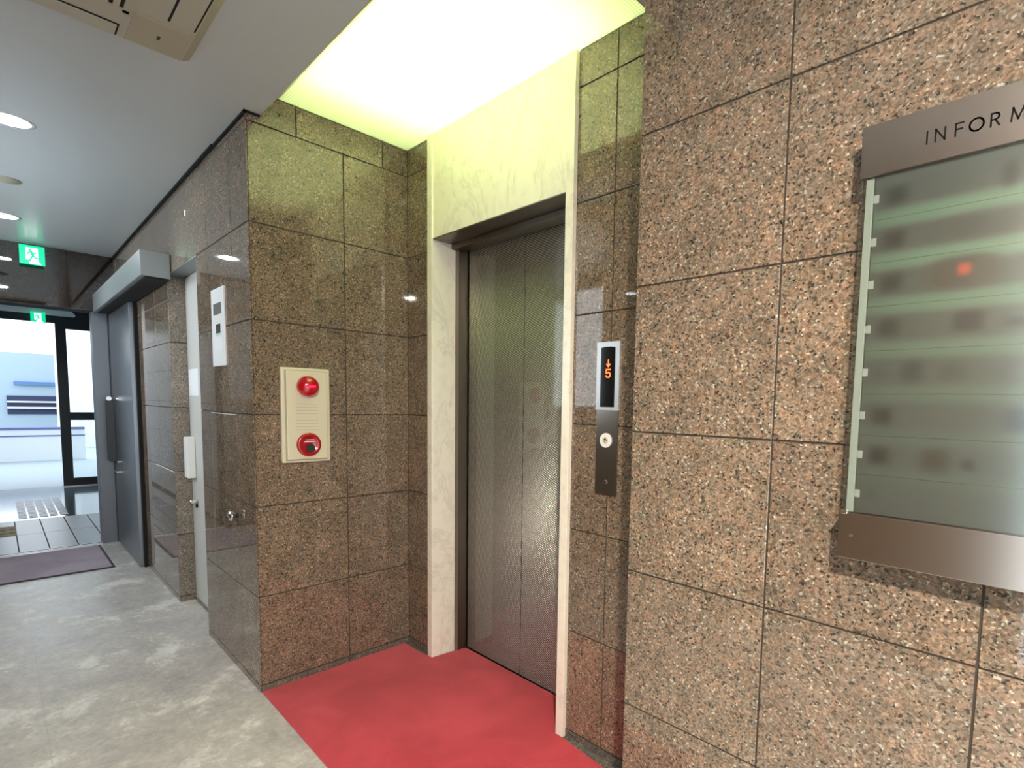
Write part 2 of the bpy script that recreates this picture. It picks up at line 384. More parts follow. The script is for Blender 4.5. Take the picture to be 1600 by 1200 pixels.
# corridor wall beyond the alcove (faces -Y), with the recess for the cream door
TOPC = ZC-.012
mb = MB().box(-3.39+.0035, XL-.10, YL+.0035, YB+.1, 0, ZC, 'grout')
mb.box(-6.3, -4.07-.0035, YL+.0035, YB, 0, ZC, 'grout').box(-4.08, -3.38, YL+.0035, YB, ROWS[5]+.0035, ZC, 'grout')
jc = [-2.78-.4*k for k in range(-1, 9)]
tiled(mb, (0, YL, 0), (1, 0, 0), (0, 0, 1), (0, -1, 0), (-3.39, XL), [(0, Z0, jc)]+[r for r in rows_for([-2.78, -3.18], TOPC) if r[1] <= ROWS[5]+.01])
tiled(mb, (0, YL, 0), (1, 0, 0), (0, 0, 1), (0, -1, 0), (-6.1, -4.07), [(0, Z0, jc)]+[r for r in rows_for([-4.47, -4.87, -5.27], TOPC) if r[1] <= ROWS[5]+.01])
tiled(mb, (0, YL, 0), (1, 0, 0), (0, 0, 1), (0, -1, 0), (-6.1, XL), [(ROWS[5], ROWS[6], jc), (ROWS[6], TOPC, [])])
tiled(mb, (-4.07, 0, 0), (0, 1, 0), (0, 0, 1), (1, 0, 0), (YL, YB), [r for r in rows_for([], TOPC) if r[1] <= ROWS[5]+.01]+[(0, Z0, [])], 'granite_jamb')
tiled(mb, (-3.39, 0, 0), (0, 1, 0), (0, 0, 1), (-1, 0, 0), (YL, YB), [r for r in rows_for([], TOPC) if r[1] <= ROWS[5]+.01]+[(0, Z0, [])])
mb.box(-4.07, -3.39, YL+.001, YB, ROWS[5]-.001, ROWS[5]+.004, 'track')
# flush service hatch cut in the stone, with its bright top edge
mb.box(-3.19, -2.79, YL-.0012, YL+.001, 1.224, 1.2285, 'steel_lt').box(-3.192, -3.189, YL-.0010, YL+.001, .43, 1.224, 'steel_dk')
mb.build('wall_corridor', kind='structure')
# opposite wall with window band and a glazed entrance behind the photographer
mb = MB()
def opp(x0, x1, z0, z1):
    mb.box(x0, x1, YO-.12, YO, z0, z1, 'granite')
WX0, WX1, WZ0, WZ1 = -6.0, -3.09, 1.25, 2.40
EX0, EX1, EZ1 = -.14, .45, 2.38
opp(-6.3, WX0, 0, ZC); opp(WX0, WX1, 0, WZ0); opp(WX0, WX1, WZ1, ZC); opp(WX1, EX0, 0, ZC); opp(EX0, EX1, EZ1, ZC); opp(EX1, 1.7, 0, ZC)
mb.build('wall_opposite', kind='structure')
mb = MB()
for x in (WX0, WX1-.04): mb.box(x, x+.04, YO-.08, YO-.04, WZ0, WZ1, 'steel_lt')
mb.box(WX0, WX1, YO-.08, YO-.04, WZ0, WZ0+.04, 'steel_lt').box(WX0, WX1, YO-.08, YO-.04, WZ1-.04, WZ1, 'steel_lt').box(WX0, WX1, YO-.062, YO-.058, WZ0, WZ1, 'glass')
mb.build('window_1', kind='structure')
mb = MB()
for x in (EX0, EX1-.05): mb.box(x, x+.05, YO-.08, YO-.03, 0, EZ1, 'steel_lt')
mb.box(EX0, EX1, YO-.08, YO-.03, EZ1-.06, EZ1, 'steel_lt').box(EX0, EX1, YO-.08, YO-.03, 0, .1, 'steel_lt').box(EX0, EX1, YO-.057, YO-.053, .1, EZ1, 'glass')
mb.build('window_2', kind='structure')
MB().box(1.6, 1.7, YO, YR, 2.35, ZC, 'granite').box(1.6, 1.7, .95, YR, 0, 2.35, 'granite').build('wall_end', kind='structure')
mb = MB()
for y in (YO, YO+.80, .90): mb.box(1.63, 1.68, y, y+.05, 0, 2.35, 'steel_lt')
mb.box(1.63, 1.68, YO, .95, 2.29, 2.35, 'steel_lt').box(1.63, 1.68, YO, .95, 0, .08, 'steel_lt').box(1.653, 1.657, YO, .95, .08, 2.29, 'glass')
mb.build('fill_window', kind='structure')  # unseen glazing, added to let sky light fill the alcove
# ceiling slabs around the light box, and the sloped fascia
PX0, PX1, PY0 = XL, -.99, .795
mb = MB().box(-6.1, 1.7, YO-.1, PY0-.002, ZC, ZC+.1, 'ceiling').box(PX1, 1.7, PY0-.002, YB+.1, ZC, ZC+.1, 'ceiling').box(-6.1, XL-.05, PY0-.002, YB, ZC, ZC+.1, 'ceiling')
mb.build('ceiling', kind='structure')
MB().extr([(PY0-.002, ZC), (PY0+.004, ZC), (.868, ZP+.002), (.868, ZP+.02), (PY0-.002, ZP+.02)], 0, PX0, PX1+.01, 'fascia').build('trim_1', kind='structure')
MB().box(PX1-.008, PX1, PY0, YB, ZC, ZP+.02, 'fascia').build('trim_2', kind='structure')
MB().box(-6.1, -3.0, YL-.012, YL+.001, ZC-.010, ZC-.0005, 'black').box(-3.0, XL+.006, YL-.006, YL+.001, ZC-.010, ZC-.0005, 'black').box(XL, XL+.006, YL-.006, PY0, ZC-.010, ZC-.0005, 'black').build('shadow_line_strip', kind='structure')  # black strips put a shadow line where wall meets ceiling
# stone plinth course round the alcove
for nm, a in (('baseboard_left', (XL-.01, XL, YL+.0055, YB)),):
    mb = MB(); mb.box(XL-.012, XL-.003, YL+.0055, YB, 0, Z0, 'grout')
    tiled(mb, (XL-.001, 0, 0), (0, 1, 0), (0, 0, 1), (1, 0, 0), (YL+.0055, YB), [(0.0, Z0-.0015, [.94, 1.338])], 'granite_grey'); mb.build(nm, kind='structure')
mb = MB(); mb.box(XL, -2.33, YB-.001, YB+.002, 0, Z0-.002, 'granite_grey').box(-1.38, XR, YB-.001, YB+.002, 0, Z0-.002, 'granite_grey'); mb.build('baseboard_back', kind='structure')
# floor strip of paler stone in front of the back wall
MB().box(-1.40, XR, YB-.045, YB, 0, .0015, 'granite_grey').box(XL, -2.33, YB-.03, YB, 0, .0015, 'granite_grey').build('trim_4', kind='structure')

# entrance beam and pier
mb = MB().box(-6.35, -6.105, YO, YL, 2.005, ZC+.1, 'grout')
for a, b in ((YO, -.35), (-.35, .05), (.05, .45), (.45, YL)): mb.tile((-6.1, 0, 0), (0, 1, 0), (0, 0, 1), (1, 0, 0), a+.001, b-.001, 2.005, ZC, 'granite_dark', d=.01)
mb.build('wall_entrance_beam', kind='structure')
mb = MB().box(-6.35, -6.1, YO, -.03, 0, 2.004, 'grout')
tiled(mb, (-6.095, 0, 0), (0, 1, 0), (0, 0, 1), (1, 0, 0), (YO, -.03), rows_for([-.35], 2.005))
mb.build('wall_entrance_left', kind='structure')

# ================================================================== LUMINOUS CEILING LIGHT
t = thing('ceiling_light', ((PX0+PX1)/2, 1.17, ZP), 'large glowing ribbed yellow-green luminous panel filling the ceiling of the lift alcove', 'ceiling light')
MB().box(PX0-.003, PX1-.008, .862, YB+.003, ZP, ZP+.003, 'diffuser').build('diffuser', t)
mb = MB(); H2 = ZP+.17
mb.box(PX0+.001, PX1-.008, .862, YB, H2, H2+.01, 'white').box(PX0-.01, PX0+.001, .85, YB, ZP+.003, H2, 'white').box(PX1-.009, PX1, .85, YB, ZP+.003, H2, 'white').box(PX0, PX1, .850, .860, ZP+.02, H2, 'white').box(PX0, PX1, YB, YB+.003, ZP+.003, H2, 'white')
mb.build('housing', t)
for y in (.97, 1.16, 1.35): MB().cyl((y, ZP+.11), 0, .014, -2.33, -1.22, 'tube', 16).build('tube', t)

# ================================================================== LIFT
# marble surround
PL0, PL1, PR0, PR1, YP, YJ, YD = -2.337, -2.296, -1.410, -1.371, 1.449, 1.585, 1.642
ZL = 2.085
t = thing('elevator_surround', (-1.84, YP, 0), 'pale veined marble surround with tall header panel around the lift doorway', 'door surround')
MB().box(PL0, PL1, YP, YJ, 0, ZP-.001, 'marble').build('side_post', t, .002)
MB().box(PR0, PR1, YP, YJ, 0, ZP-.001, 'marble').build('side_post', t, .002)
MB().box(PL1, PR0, YP+.008, YJ, ZL, ZP-.001, 'marble').build('header_panel', t)
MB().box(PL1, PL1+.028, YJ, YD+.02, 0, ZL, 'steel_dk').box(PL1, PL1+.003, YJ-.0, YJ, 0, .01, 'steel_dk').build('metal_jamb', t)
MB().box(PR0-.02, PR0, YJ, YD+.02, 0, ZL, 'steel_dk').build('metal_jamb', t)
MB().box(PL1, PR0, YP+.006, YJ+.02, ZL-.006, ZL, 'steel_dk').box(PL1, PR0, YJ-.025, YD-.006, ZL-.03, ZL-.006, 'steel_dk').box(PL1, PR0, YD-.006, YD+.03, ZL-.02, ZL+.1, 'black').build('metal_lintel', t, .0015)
t = thing('elevator_door', (-1.84, YD, 0), 'closed two-leaf lift door in stainless steel embossed with a fine linen pattern', 'elevator door')
DX0, DX1, XS = PL1+.030, PR0-.002, -1.842
MB().box(DX0+.006, XS-.0015, YD, YD+.03, .012, 2.075, 'linen').build('door_leaf', t, .001)
MB().box(XS+.0015, DX1, YD, YD+.03, .012, 2.075, 'linen').build('door_leaf', t, .001)
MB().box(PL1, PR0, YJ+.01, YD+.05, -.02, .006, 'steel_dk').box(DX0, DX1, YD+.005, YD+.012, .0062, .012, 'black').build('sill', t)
MB().box(PL1-.0, PR0, YD+.05, YD+.09, 0, 2.12, 'black').build('shaft_backing', t)

# call panel on the back wall
t = thing('call_panel', (-1.198, YB, 1.25), 'slim lift call panel with orange arrow and floor 5 beside the lift doors', 'elevator call panel')
MB().box(-1.2475, -1.1475, YB-.004, YB+.002, .985, 1.292, 'steel').build('faceplate', t, .0015)['label'] = 'brownish stainless lower faceplate'
MB().box(-1.250, -1.1455, YB-.007, YB+.002, 1.288, 1.528, 'steel_lt').build('display_frame', t, .002)['label'] = 'silver display frame'
s_ = MB(); arc = [(-1.228, 1.300), (-1.165, 1.300), (-1.165, 1.506)]
arc += [(-1.1965+.0315*math.cos(a), 1.506+.004*math.sin(a)) for a in [math.pi*k/10 for k in range(1, 10)]]+[(-1.228, 1.506)]
disp = s_.extr(arc, 1, YB-.0085, YB-.006, 'glassblk').build('display', t); disp['label'] = 'black display window'
A = MB(); Uv, Vv, Nv = (1, 0, 0), (0, 0, 1), (0, -1, 0); po = (-1.1935, YB-.0085, 1.452)
A.stroke([(0, .012), (0, -.006)], .0045, po, Uv, Vv, Nv, .0006, 'led')
A.extr([(-1.2035, 1.449), (-1.1935, 1.4375), (-1.1835, 1.449), (-1.1875, 1.4515), (-1.1935, 1.4455), (-1.1995, 1.4515)], 1, YB-.0092, YB-.0085, 'led')
A.build('arrow', disp)
A = MB(); po = (-1.1935, YB-.0085, 1.4175)
A.stroke([(.009, .0135), (-.008, .0135), (-.009, .002), (.003, .003), (.0085, -.001), (.0085, -.009), (.003, -.0135), (-.005, -.0130), (-.009, -.009)], .0048, po, Uv, Vv, Nv, .0006, 'led')
A.build('digit', disp)
b_ = MB().cyl((-1.1985, 1.182), 1, .026, YB-.009, YB-.003, 'white', 32).build('up_button', t, .001)
MB().cyl((-1.1985, 1.182), 1, .0125, YB-.0105, YB-.0088, 'beige', 24).build('button_cap', b_)
A = MB(); A.stroke([(0, -.006), (0, .004)], .003, (-1.1985, YB-.0105, 1.182), Uv, Vv, Nv, .0005, 'ink').stroke([(-.006, .001), (0, .0065), (.006, .001)], .003, (-1.1985, YB-.0105, 1.182), Uv, Vv, Nv, .0005, 'ink')
A.build('arrow_mark', b_)
MB().cyl((-1.197, 1.034), 1, .0075, YB-.008, YB-.003, 'chrome', 20).box(-1.198, -1.196, YB-.0085, YB-.0079, 1.030, 1.038, 'ink').build('key_switch', t)
def ring_poly(): pass

# red carpet: follows the marble posts and runs to the door sill
cp = [(XL+.004, YL+.004), (XL+.004, 1.437), (PL0-.004, 1.440), (PL0-.002, YP-.002), (PL1+.002, YP-.002), (PL1+.022, YJ-.002), (PL1+.03, 1.635), (PR0-.004, 1.640), (PR0-.004, YP-.006), (PR1+.004, 1.444), (-1.163, 1.424), (-.93, 1.41), (-.93, 1.20), (-.93, .735)]
t = MB().extr(cp, 2, .0005, .0085, 'carpet').build('carpet', None, .002, origin=(-1.74, 1.1, 0), label='bright red carpet lying in front of the lift doors', cat='carpet')

# ================================================================== FIRE ALARM on the alcove wall
ay0, ay1, az0, az1 = .845, 1.055, 1.019, 1.443
t = thing('fire_alarm', (XL, .95, 1.23), 'cream fire alarm panel with red lamp and red push button on the stone wall', 'fire alarm')
MB().box(XL-.002, XL+.018, ay0, ay1, az0, az1, 'beige').build('base_plate', t, .006)
MB().box(XL+.0175, XL+.0195, .8595, 1.0415, 1.0295, 1.4315, 'ac_corner').build('groove_shade', t)  # darker plate, puts the shading of the cover's outline groove into the colour
cv = MB().box(XL+.018, XL+.030, .863, 1.038, 1.033, 1.428, 'beige').build('cover', t, .004)
A = MB()
for i in range(9):
    z = 1.165+i*.0145
    for j in range(12): A.box(XL+.0298, XL+.0304, .902+j*.008, .907+j*.008, z, z+.003, 'ac_corner')
A.build('speaker_grille', cv)
A = MB(); A.cyl((.950, 1.361), 0, .054, XL+.030, XL+.034, 'beige', 40); A.build('lamp_base', t, .001)
R_ = .047; dome = MB().lathe((.950, 1.361), 0, [(R_, XL+.034), (R_, XL+.040)]+[(R_*math.cos(a), XL+.040+R_*.85*math.sin(a)) for a in [math.pi/2*k/10 for k in range(1, 10)]]+[(.002, XL+.040+R_*.85)], 'lens').build('warning_lamp', t)
MB().extr([(.948+.022*math.cos(2*math.pi*k/20), 1.361+.006*math.sin(2*math.pi*k/20)) for k in range(20)], 0, XL+.0775, XL+.0802, 'lens_core').build('bulb_glow', dome)
A = MB().lathe((.953, 1.100), 0, [(.053, XL+.030), (.053, XL+.034), (.050, XL+.040), (.038, XL+.041), (.036, XL+.038), (.002, XL+.038)], 'red').build('push_button', t)
MB().cyl((.956, 1.085), 0, .019, XL+.038, XL+.043, 'screen', 28).build('button_cap', A)
MB().box(XL+.0381, XL+.0387, .930, .980, 1.112, 1.1155, 'white').box(XL+.0381, XL+.0387, .937, .972, 1.1205, 1.1235, 'white').build('lettering', A)

# ================================================================== INFORMATION SIGN
YS = YR-.055; SX0, SX1, SZ0, SZ1 = -.331, .44, 1.006, 1.852
t = thing('information_sign', ((SX0+SX1)/2, YR, SZ0), 'big stainless tenant board headed INFORMATION on the granite wall at right', 'information board')
hd = MB().box(SX0, SX1, YS, YS+.030, 1.756, SZ1, 'steel').build('header_plate', t, .001)
ft = MB().box(SX0, SX1, YS, YS+.030, SZ0, 1.100, 'steel').build('footer_plate', t, .001)
MB().box(SX0+.03, SX1-.03, YS+.030, YR-.0005, SZ0+.04, SZ1-.04, 'black').build('backing_box', t)
L = {'I': [[(0, 0), (0, 1)]], 'N': [[(0, 0), (0, 1), (.72, 0), (.72, 1)]], 'F': [[(0, 0), (0, 1), (.55, 1)], [(0, .52), (.48, .52)]],
     'O': [[(.5+.5*math.cos(a), .5+.5*math.sin(a)) for a in [2*math.pi*k/24 for k in range(25)]]],
     'R': [[(0, 0), (0, 1), (.32, 1), (.48, .93), (.54, .76), (.48, .58), (.32, .5), (0, .5)], [(.28, .5), (.58, 0)]],
     'M': [[(0, 0), (.08, 1), (.45, .1), (.82, 1), (.9, 0)]], 'A': [[(0, 0), (.42, 1), (.84, 0)], [(.14, .33), (.70, .33)]], 'T': [[(0, 1), (.64, 1)], [(.32, 0), (.32, 1)]]}
A = MB(); hgt = .0205
for ch, x in zip('INFORMATION', (-.2225, -.2095, -.180, -.160, -.1305, -.1035, -.076, -.050, -.0255, -.0115, .018)):
    for st in L[ch]: A.stroke([(p[0]*hgt*.95, p[1]*hgt) for p in st], .0028, (x, YS, 1.790), Uv, Vv, Nv, .0004, 'ink')
A.build('lettering', hd)
# tenant plates: blurred print seen through a tinted cover
def plate_mat(name, blobs, base):
    mt, n, l, b = new_mat(name)
    g = n.new('ShaderNodeNewGeometry'); sep = n.new('ShaderNodeSeparateXYZ'); l.new(g.outputs['Position'], sep.inputs[0])
    col = n.new('ShaderNodeRGB'); col.outputs[0].default_value = (*base, 1); cur = col.outputs[0]
    def mth(op, a, b_=None, c_=None):
        q = n.new('ShaderNodeMath'); q.operation = op
        for s_, v in zip(q.inputs, (a, b_, c_)):
            if v is None: continue
            if isinstance(v, (int, float)): s_.default_value = v
            else: l.new(v, s_)
        return q.outputs[0]
    for (x, z, rx, rz, soft, c) in blobs:
        dx = mth('DIVIDE', mth('ABSOLUTE', mth('SUBTRACT', sep.outputs[0], x)), rx); dz = mth('DIVIDE', mth('ABSOLUTE', mth('SUBTRACT', sep.outputs[2], z)), rz)
        d = mth('POWER', mth('ADD', mth('POWER', dx, 3), mth('POWER', dz, 3)), .3333)
        mr = n.new('ShaderNodeMapRange'); mr.interpolation_type = 'SMOOTHERSTEP'; l.new(d, mr.inputs[0]); mr.inputs[1].default_value = 1-soft; mr.inputs[2].default_value = 1+soft; mr.inputs[3].default_value = 1; mr.inputs[4].default_value = 0
        cur = mixc(n, l, 'MIX', mr.outputs[0], cur, c)
    l.new(cur, b.inputs['Base Color']); b.inputs['Roughness'].default_value = .45
    return mt
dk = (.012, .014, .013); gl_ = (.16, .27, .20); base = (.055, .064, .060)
zrow = [1.714, 1.633, 1.552, 1.466, 1.382, 1.297, 1.219, 1.14]
extra = {0: [(-.10, 1.71, .010, .02, .9, dk)], 1: [(-.13, 1.633, .06, .02, .9, (.03, .035, .034))], 2: [(-.155, 1.557, .052, .028, .5, (.045, .035, .028)), (-.153, 1.561, .009, .009, .9, (.42, .06, .03)), (-.04, 1.56, .03, .018, .8, (.05, .035, .03))],
         3: [(-.141, 1.469, .023, .018, .5, (.006, .008, .012)), (-.06, 1.463, .03, .008, .9, dk)], 4: [(-.222, 1.382, .016, .018, .9, (.018, .026, .028)), (-.16, 1.379, .02, .013, .95, (.04, .045, .045))],
         5: [(-.055, 1.295, .024, .018, .7, (.012, .02, .035))], 6: [(-.176, 1.216, .020, .020, .9, (.020, .018, .012)), (-.125, 1.213, .010, .010, .9, dk)]}
ALL = []
for i, z in enumerate(zrow[:-1]):
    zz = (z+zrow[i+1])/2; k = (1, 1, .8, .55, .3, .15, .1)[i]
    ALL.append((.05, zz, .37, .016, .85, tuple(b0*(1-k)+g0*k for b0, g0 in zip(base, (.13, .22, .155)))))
for i, z in enumerate(zrow):
    ALL += ([(-.267, z, .018, .016, .9, dk)] if i < 7 and i != 4 else [(-.276, z, .010, .012, .95, (.045, .055, .05))])+extra.get(i, [])
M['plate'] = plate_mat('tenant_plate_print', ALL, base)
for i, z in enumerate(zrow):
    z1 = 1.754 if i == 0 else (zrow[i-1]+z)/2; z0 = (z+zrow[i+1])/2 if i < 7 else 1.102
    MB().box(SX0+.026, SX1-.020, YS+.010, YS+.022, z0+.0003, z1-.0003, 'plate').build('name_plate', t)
M['edge_glow'] = pmat('pale_green_acrylic_edge', (.22, .36, .27), .4)
M['strip_w'] = pmat('frosted_white_edge_strip', (.34, .38, .35), .5)
A = MB().box(SX0+.010, SX0+.024, YS+.008, YS+.022, 1.101, 1.755, 'strip_w')
for z in zrow: A.box(SX0+.024, SX0+.034, YS+.009, YS+.0215, z-.008, z+.008, 'strip_w')
A.build('side_rail', t, .001)
def cover_mat():
    mt, n, l, b = new_mat('smoked_acrylic_cover'); n.remove(b)
    tr = n.new('ShaderNodeBsdfTransparent'); tr.inputs[0].default_value = (.94, .96, .94, 1)
    gl = n.new('ShaderNodeBsdfGlossy'); gl.inputs['Roughness'].default_value = .16; gl.inputs[0].default_value = (.9, .96, .92, 1)
    mx = n.new('ShaderNodeMixShader'); mx.inputs[0].default_value = .13
    l.new(tr.outputs[0], mx.inputs[1]); l.new(gl.outputs[0], mx.inputs[2]); l.new(mx.outputs[0], n['Material Output'].inputs[0]); return mt
M['cover'] = cover_mat()
MB().box(SX0+.004, SX1-.004, YS+.002, YS+.006, 1.100, 1.756, 'cover').build('clear_cover', t)
MB().cyl((-.306, 1.054), 1, .0035, YS-.0015, YS, 'chrome', 16).build('screw', t)
MB().box(-.327, -.316, YS-.003, YS+.002, 1.097, 1.106, 'chrome').build('clip', t, .0005)

# ================================================================== INTERCOM plate on the corridor wall
t = thing('intercom_panel', (-3.0, YL, 1.63), 'tall narrow white control plate with two small screens on the glossy corridor wall', 'control panel')
MB().box(-3.108, -2.898, YL-.006, YL+.001, 1.453, 1.818, 'white').build('faceplate', t, .002)
MB().box(-3.068, -2.940, YL-.0070, YL-.0059, 1.695, 1.748, 'lcd').build('display', t)
MB().box(-3.034, -2.962, YL-.0070, YL-.0059, 1.607, 1.650, 'screen').build('display', t)
MB().box(-3.040, -2.955, YL-.0067, YL-.0059, 1.598, 1.601, 'greenled').build('stripe', t)
MB().box(-3.038, -2.945, YL-.0067, YL-.0059, 1.525, 1.585, 'paper').build('label_card', t)
# knob of the flush hatch
MB().lathe((-2.818, .758), 1, [(.012, YL+.001), (.012, YL-.012), (.022, YL-.016), (.025, YL-.024), (.020, YL-.032), (.002, YL-.034)], 'chrome').build('hatch_knob', None, origin=(-2.818, YL, .758), label='small round chrome knob on the polished corridor wall below the white control plate', cat='knob')

# cream door in the recess
YDR = .828
t = thing('cream_door', (-3.73, YDR, 0), 'narrow cream painted door set back in the granite corridor wall', 'door')
MB().box(-4.068, -3.392, YDR, YDR+.04, .012, ROWS[5]-.003, 'cream').build('door_leaf', t, .002)
MB().box(-4.068, -3.392, YDR-.01, YDR+.0, 0, .012, 'steel').build('sill', t)
MB().box(-4.035, -3.955, YDR-.045, YDR, .80, 1.055, 'white').build('lock_box', t, .006)['label'] = 'white plastic lock box'
MB().cyl((YDR-.03, .655), 0, .008, -4.03, -3.93, 'chrome', 16).cyl((-3.945, .655), 1, .010, YDR-.03, YDR, 'chrome', 16).build('lever_handle', t)
MB().cyl((-3.955, .625), 1, .012, YDR-.008, YDR, 'ink', 16).build('keyhole', t)
nt = MB().box(-4.055, -3.83, YDR-.0015, YDR-.0001, 1.310, 1.472, 'paper').build('notice', None, origin=(-3.94, YDR, 1.39), label='white paper notice with three small dark marks taped on the cream door', cat='paper notice')
A = MB()
for z in (1.425, 1.398, 1.372):
    A.box(-4.005, -3.955, YDR-.0020, YDR-.0014, z-.003, z+.001, 'ink').box(-3.995, -3.965, YDR-.0020, YDR-.0014, z-.007, z+.006, 'ink')
A.build('printed_mark', nt)

# sliding steel door with its track cover
t = thing('sliding_door', (-5.6, .71, 0), 'grey satin steel sliding door leaf with long pull handle, hung before the corridor wall', 'sliding door')
MB().box(-6.10, -5.12, .694, .738, .008, 1.984, 'door_steel').build('door_leaf', t, .002)
MB().box(-5.125, -5.085, .7185, .7395, .0, 1.984, 'black').build('gap_shade_strip', t)  # black strip stands for the shaded gap behind the leaf edge
h = MB().extr([(.632, 1.255), (.690, 1.255), (.690, .735), (.645, .735), (.632, .75)], 0, -6.005, -5.985, 'frame_blk').build('pull_handle', t, .003)
MB().cyl((.655, 1.272), 0, .018, -6.01, -5.975, 'chrome', 20).box(-5.98, -5.80, .688, .6945, 1.268, 1.276, 'chrome').build('handle_bracket', h)
MB().box(-5.97, -5.85, .680, .6945, .738, .746, 'chrome').build('handle_bracket', h)
MB().box(-5.96, -5.85, .668, .694, .650, .662, 'chrome').build('thumb_turn', t)
t = MB().box(-6.10, -3.96, .597, .7385, 1.992, 2.137, 'track').box(-6.05, -3.97, .62, .735, 1.985, 1.993, 'black').build('door_track_cover', None, .004, origin=(-5, .66, 2.06), label='boxy grey painted track cover above the sliding steel door', cat='track cover')  # black sheet below the box stands for its shaded underside
t = MB().box(-6.30, -6.165, .588, YL-.001, 0, 2.0045, 'pier').box(-6.164, -6.158, .690, .694, 0, 2.0, 'black').box(-6.164, -6.104, .62, YL-.02, 2.0, 2.137, 'pier').build('door_post', None, .003, origin=(-6.2, .66, 0), label='square grey steel post at the end of the corridor beside the entrance', cat='post')

# ================================================================== CEILING FITTINGS
def downlight(x, y, label):
    t = thing('downlight', (x, y, ZC), label, 'downlight', 'round downlights in the corridor ceiling')
    MB().lathe((x, y), 2, [(.060, ZC+.001), (.078, ZC-.003), (.080, ZC), (.080, ZC+.001)], 'white').build('trim_ring', t)
    MB().cyl((x, y), 2, .058, ZC-.0022, ZC-.0015, 'down', 32).build('lamp', t)
    return t
d0 = downlight(-3.43, .10, 'bright round downlight in corridor ceiling, larger of the two in view')
copy_thing(d0, (-5.28, .10, ZC), 'bright round downlight near the entrance beam, smaller of the two in view')
_w = copy_thing(d0, (.50, -.32, ZC), 'warm round recessed downlight in the ceiling over the spot in front of the tenant board')
for ch in [k for k in SC.objects if k.parent is _w and k.name.startswith('lamp')]:
    ch.data = ch.data.copy(); ch.data.materials[0] = M['down_w']
t = MB().lathe((-4.38, .095), 2, [(.002, ZC-.012), (.030, ZC-.012), (.045, ZC-.006), (.062, ZC-.004), (.064, ZC)], 'ac').build('smoke_detector', None, origin=(-4.38, .095, ZC), label='small flat round ceiling detector between the two visible downlights', cat='smoke detector')
# cassette air conditioner
AX0, AX1, AY0, AY1 = -2.335, -1.385, -.437, .513; ZA = ZC-.028
t = thing('ceiling_air_conditioner', ((AX0+AX1)/2, (AY0+AY1)/2, ZC), 'square aged off-white cassette air conditioner flush in the corridor ceiling', 'air conditioner')
A = MB(); e = .03
A.box(AX0+e, AX1-e, AY0+e, AY1-e, ZA, ZC+.0, 'ac')
b0 = A.add([(AX0, AY0, ZC), (AX1, AY0, ZC), (AX1, AY1, ZC), (AX0, AY1, ZC)]); b1 = A.add([(AX0+e, AY0+e, ZA), (AX1-e, AY0+e, ZA), (AX1-e, AY1-e, ZA), (AX0+e, AY1-e, ZA)])
for i in range(4): A.face([b0+i, b0+(i+1) % 4, b1+(i+1) % 4, b1+i], 'ac')
A.build('panel', t)
A = MB()
for (x, y) in ((AX0, AY0), (AX1, AY0), (AX0, AY1), (AX1, AY1)):
    sx = 1 if x == AX0 else -1; sy = 1 if y == AY0 else -1
    xs = sorted((x+sx*.035, x+sx*.21)); ys = sorted((y+sy*.035, y+sy*.18)); c = MB().box(xs[0], xs[1], ys[0], ys[1], ZA-.003, ZA, 'ac_corner'); c.box((xs[0]+xs[1])/2-.012, (xs[0]+xs[1])/2+.012, (ys[0]+ys[1])/2-.004, (ys[0]+ys[1])/2+.004, ZA-.0035, ZA-.003, 'grout'); c.build('corner_cover', t, .004)
for k in range(4):
    if k == 0: r_ = (AX0+.035, AX0+.105, AY0+.2, AY1-.2)
    if k == 1: r_ = (AX1-.105, AX1-.035, AY0+.2, AY1-.2)
    if k == 2: r_ = (AX0+.24, AX1-.24, AY1-.105, AY1-.035)
    if k == 3: r_ = (AX0+.24, AX1-.24, AY0+.035, AY0+.105)
    sl = MB().box(*r_, ZA-.0015, ZA, 'black').build('air_slot', t)
    g_ = .005
    MB().box(r_[0]+g_, r_[1]-g_, r_[2]+g_, r_[3]-g_, ZA-.005, ZA-.0015, 'ac').build('louvre', sl, .002)
gr = MB().box(AX0+.2, AX1-.2, AY0+.2, AY1-.2, ZA-.001, ZA, 'black').build('intake_grille', t)
A = MB()
for k in range(22): y = AY0+.205+k*.0246; A.box(AX0+.205, AX1-.205, y, y+.014, ZA-.006, ZA-.001, 'ac')
A.box(AX0+.19, AX1-.19, AY0+.19, AY0+.205, ZA-.006, ZA-.001, 'ac').box(AX0+.19, AX1-.19, AY1-.205, AY1-.19, ZA-.006, ZA-.001, 'ac').box(AX0+.19, AX0+.205, AY0+.19, AY1-.19, ZA-.006, ZA-.001, 'ac').box(AX1-.205, AX1-.19, AY0+.19, AY1-.19, ZA-.006, ZA-.001, 'ac')
A.build('slats', gr)
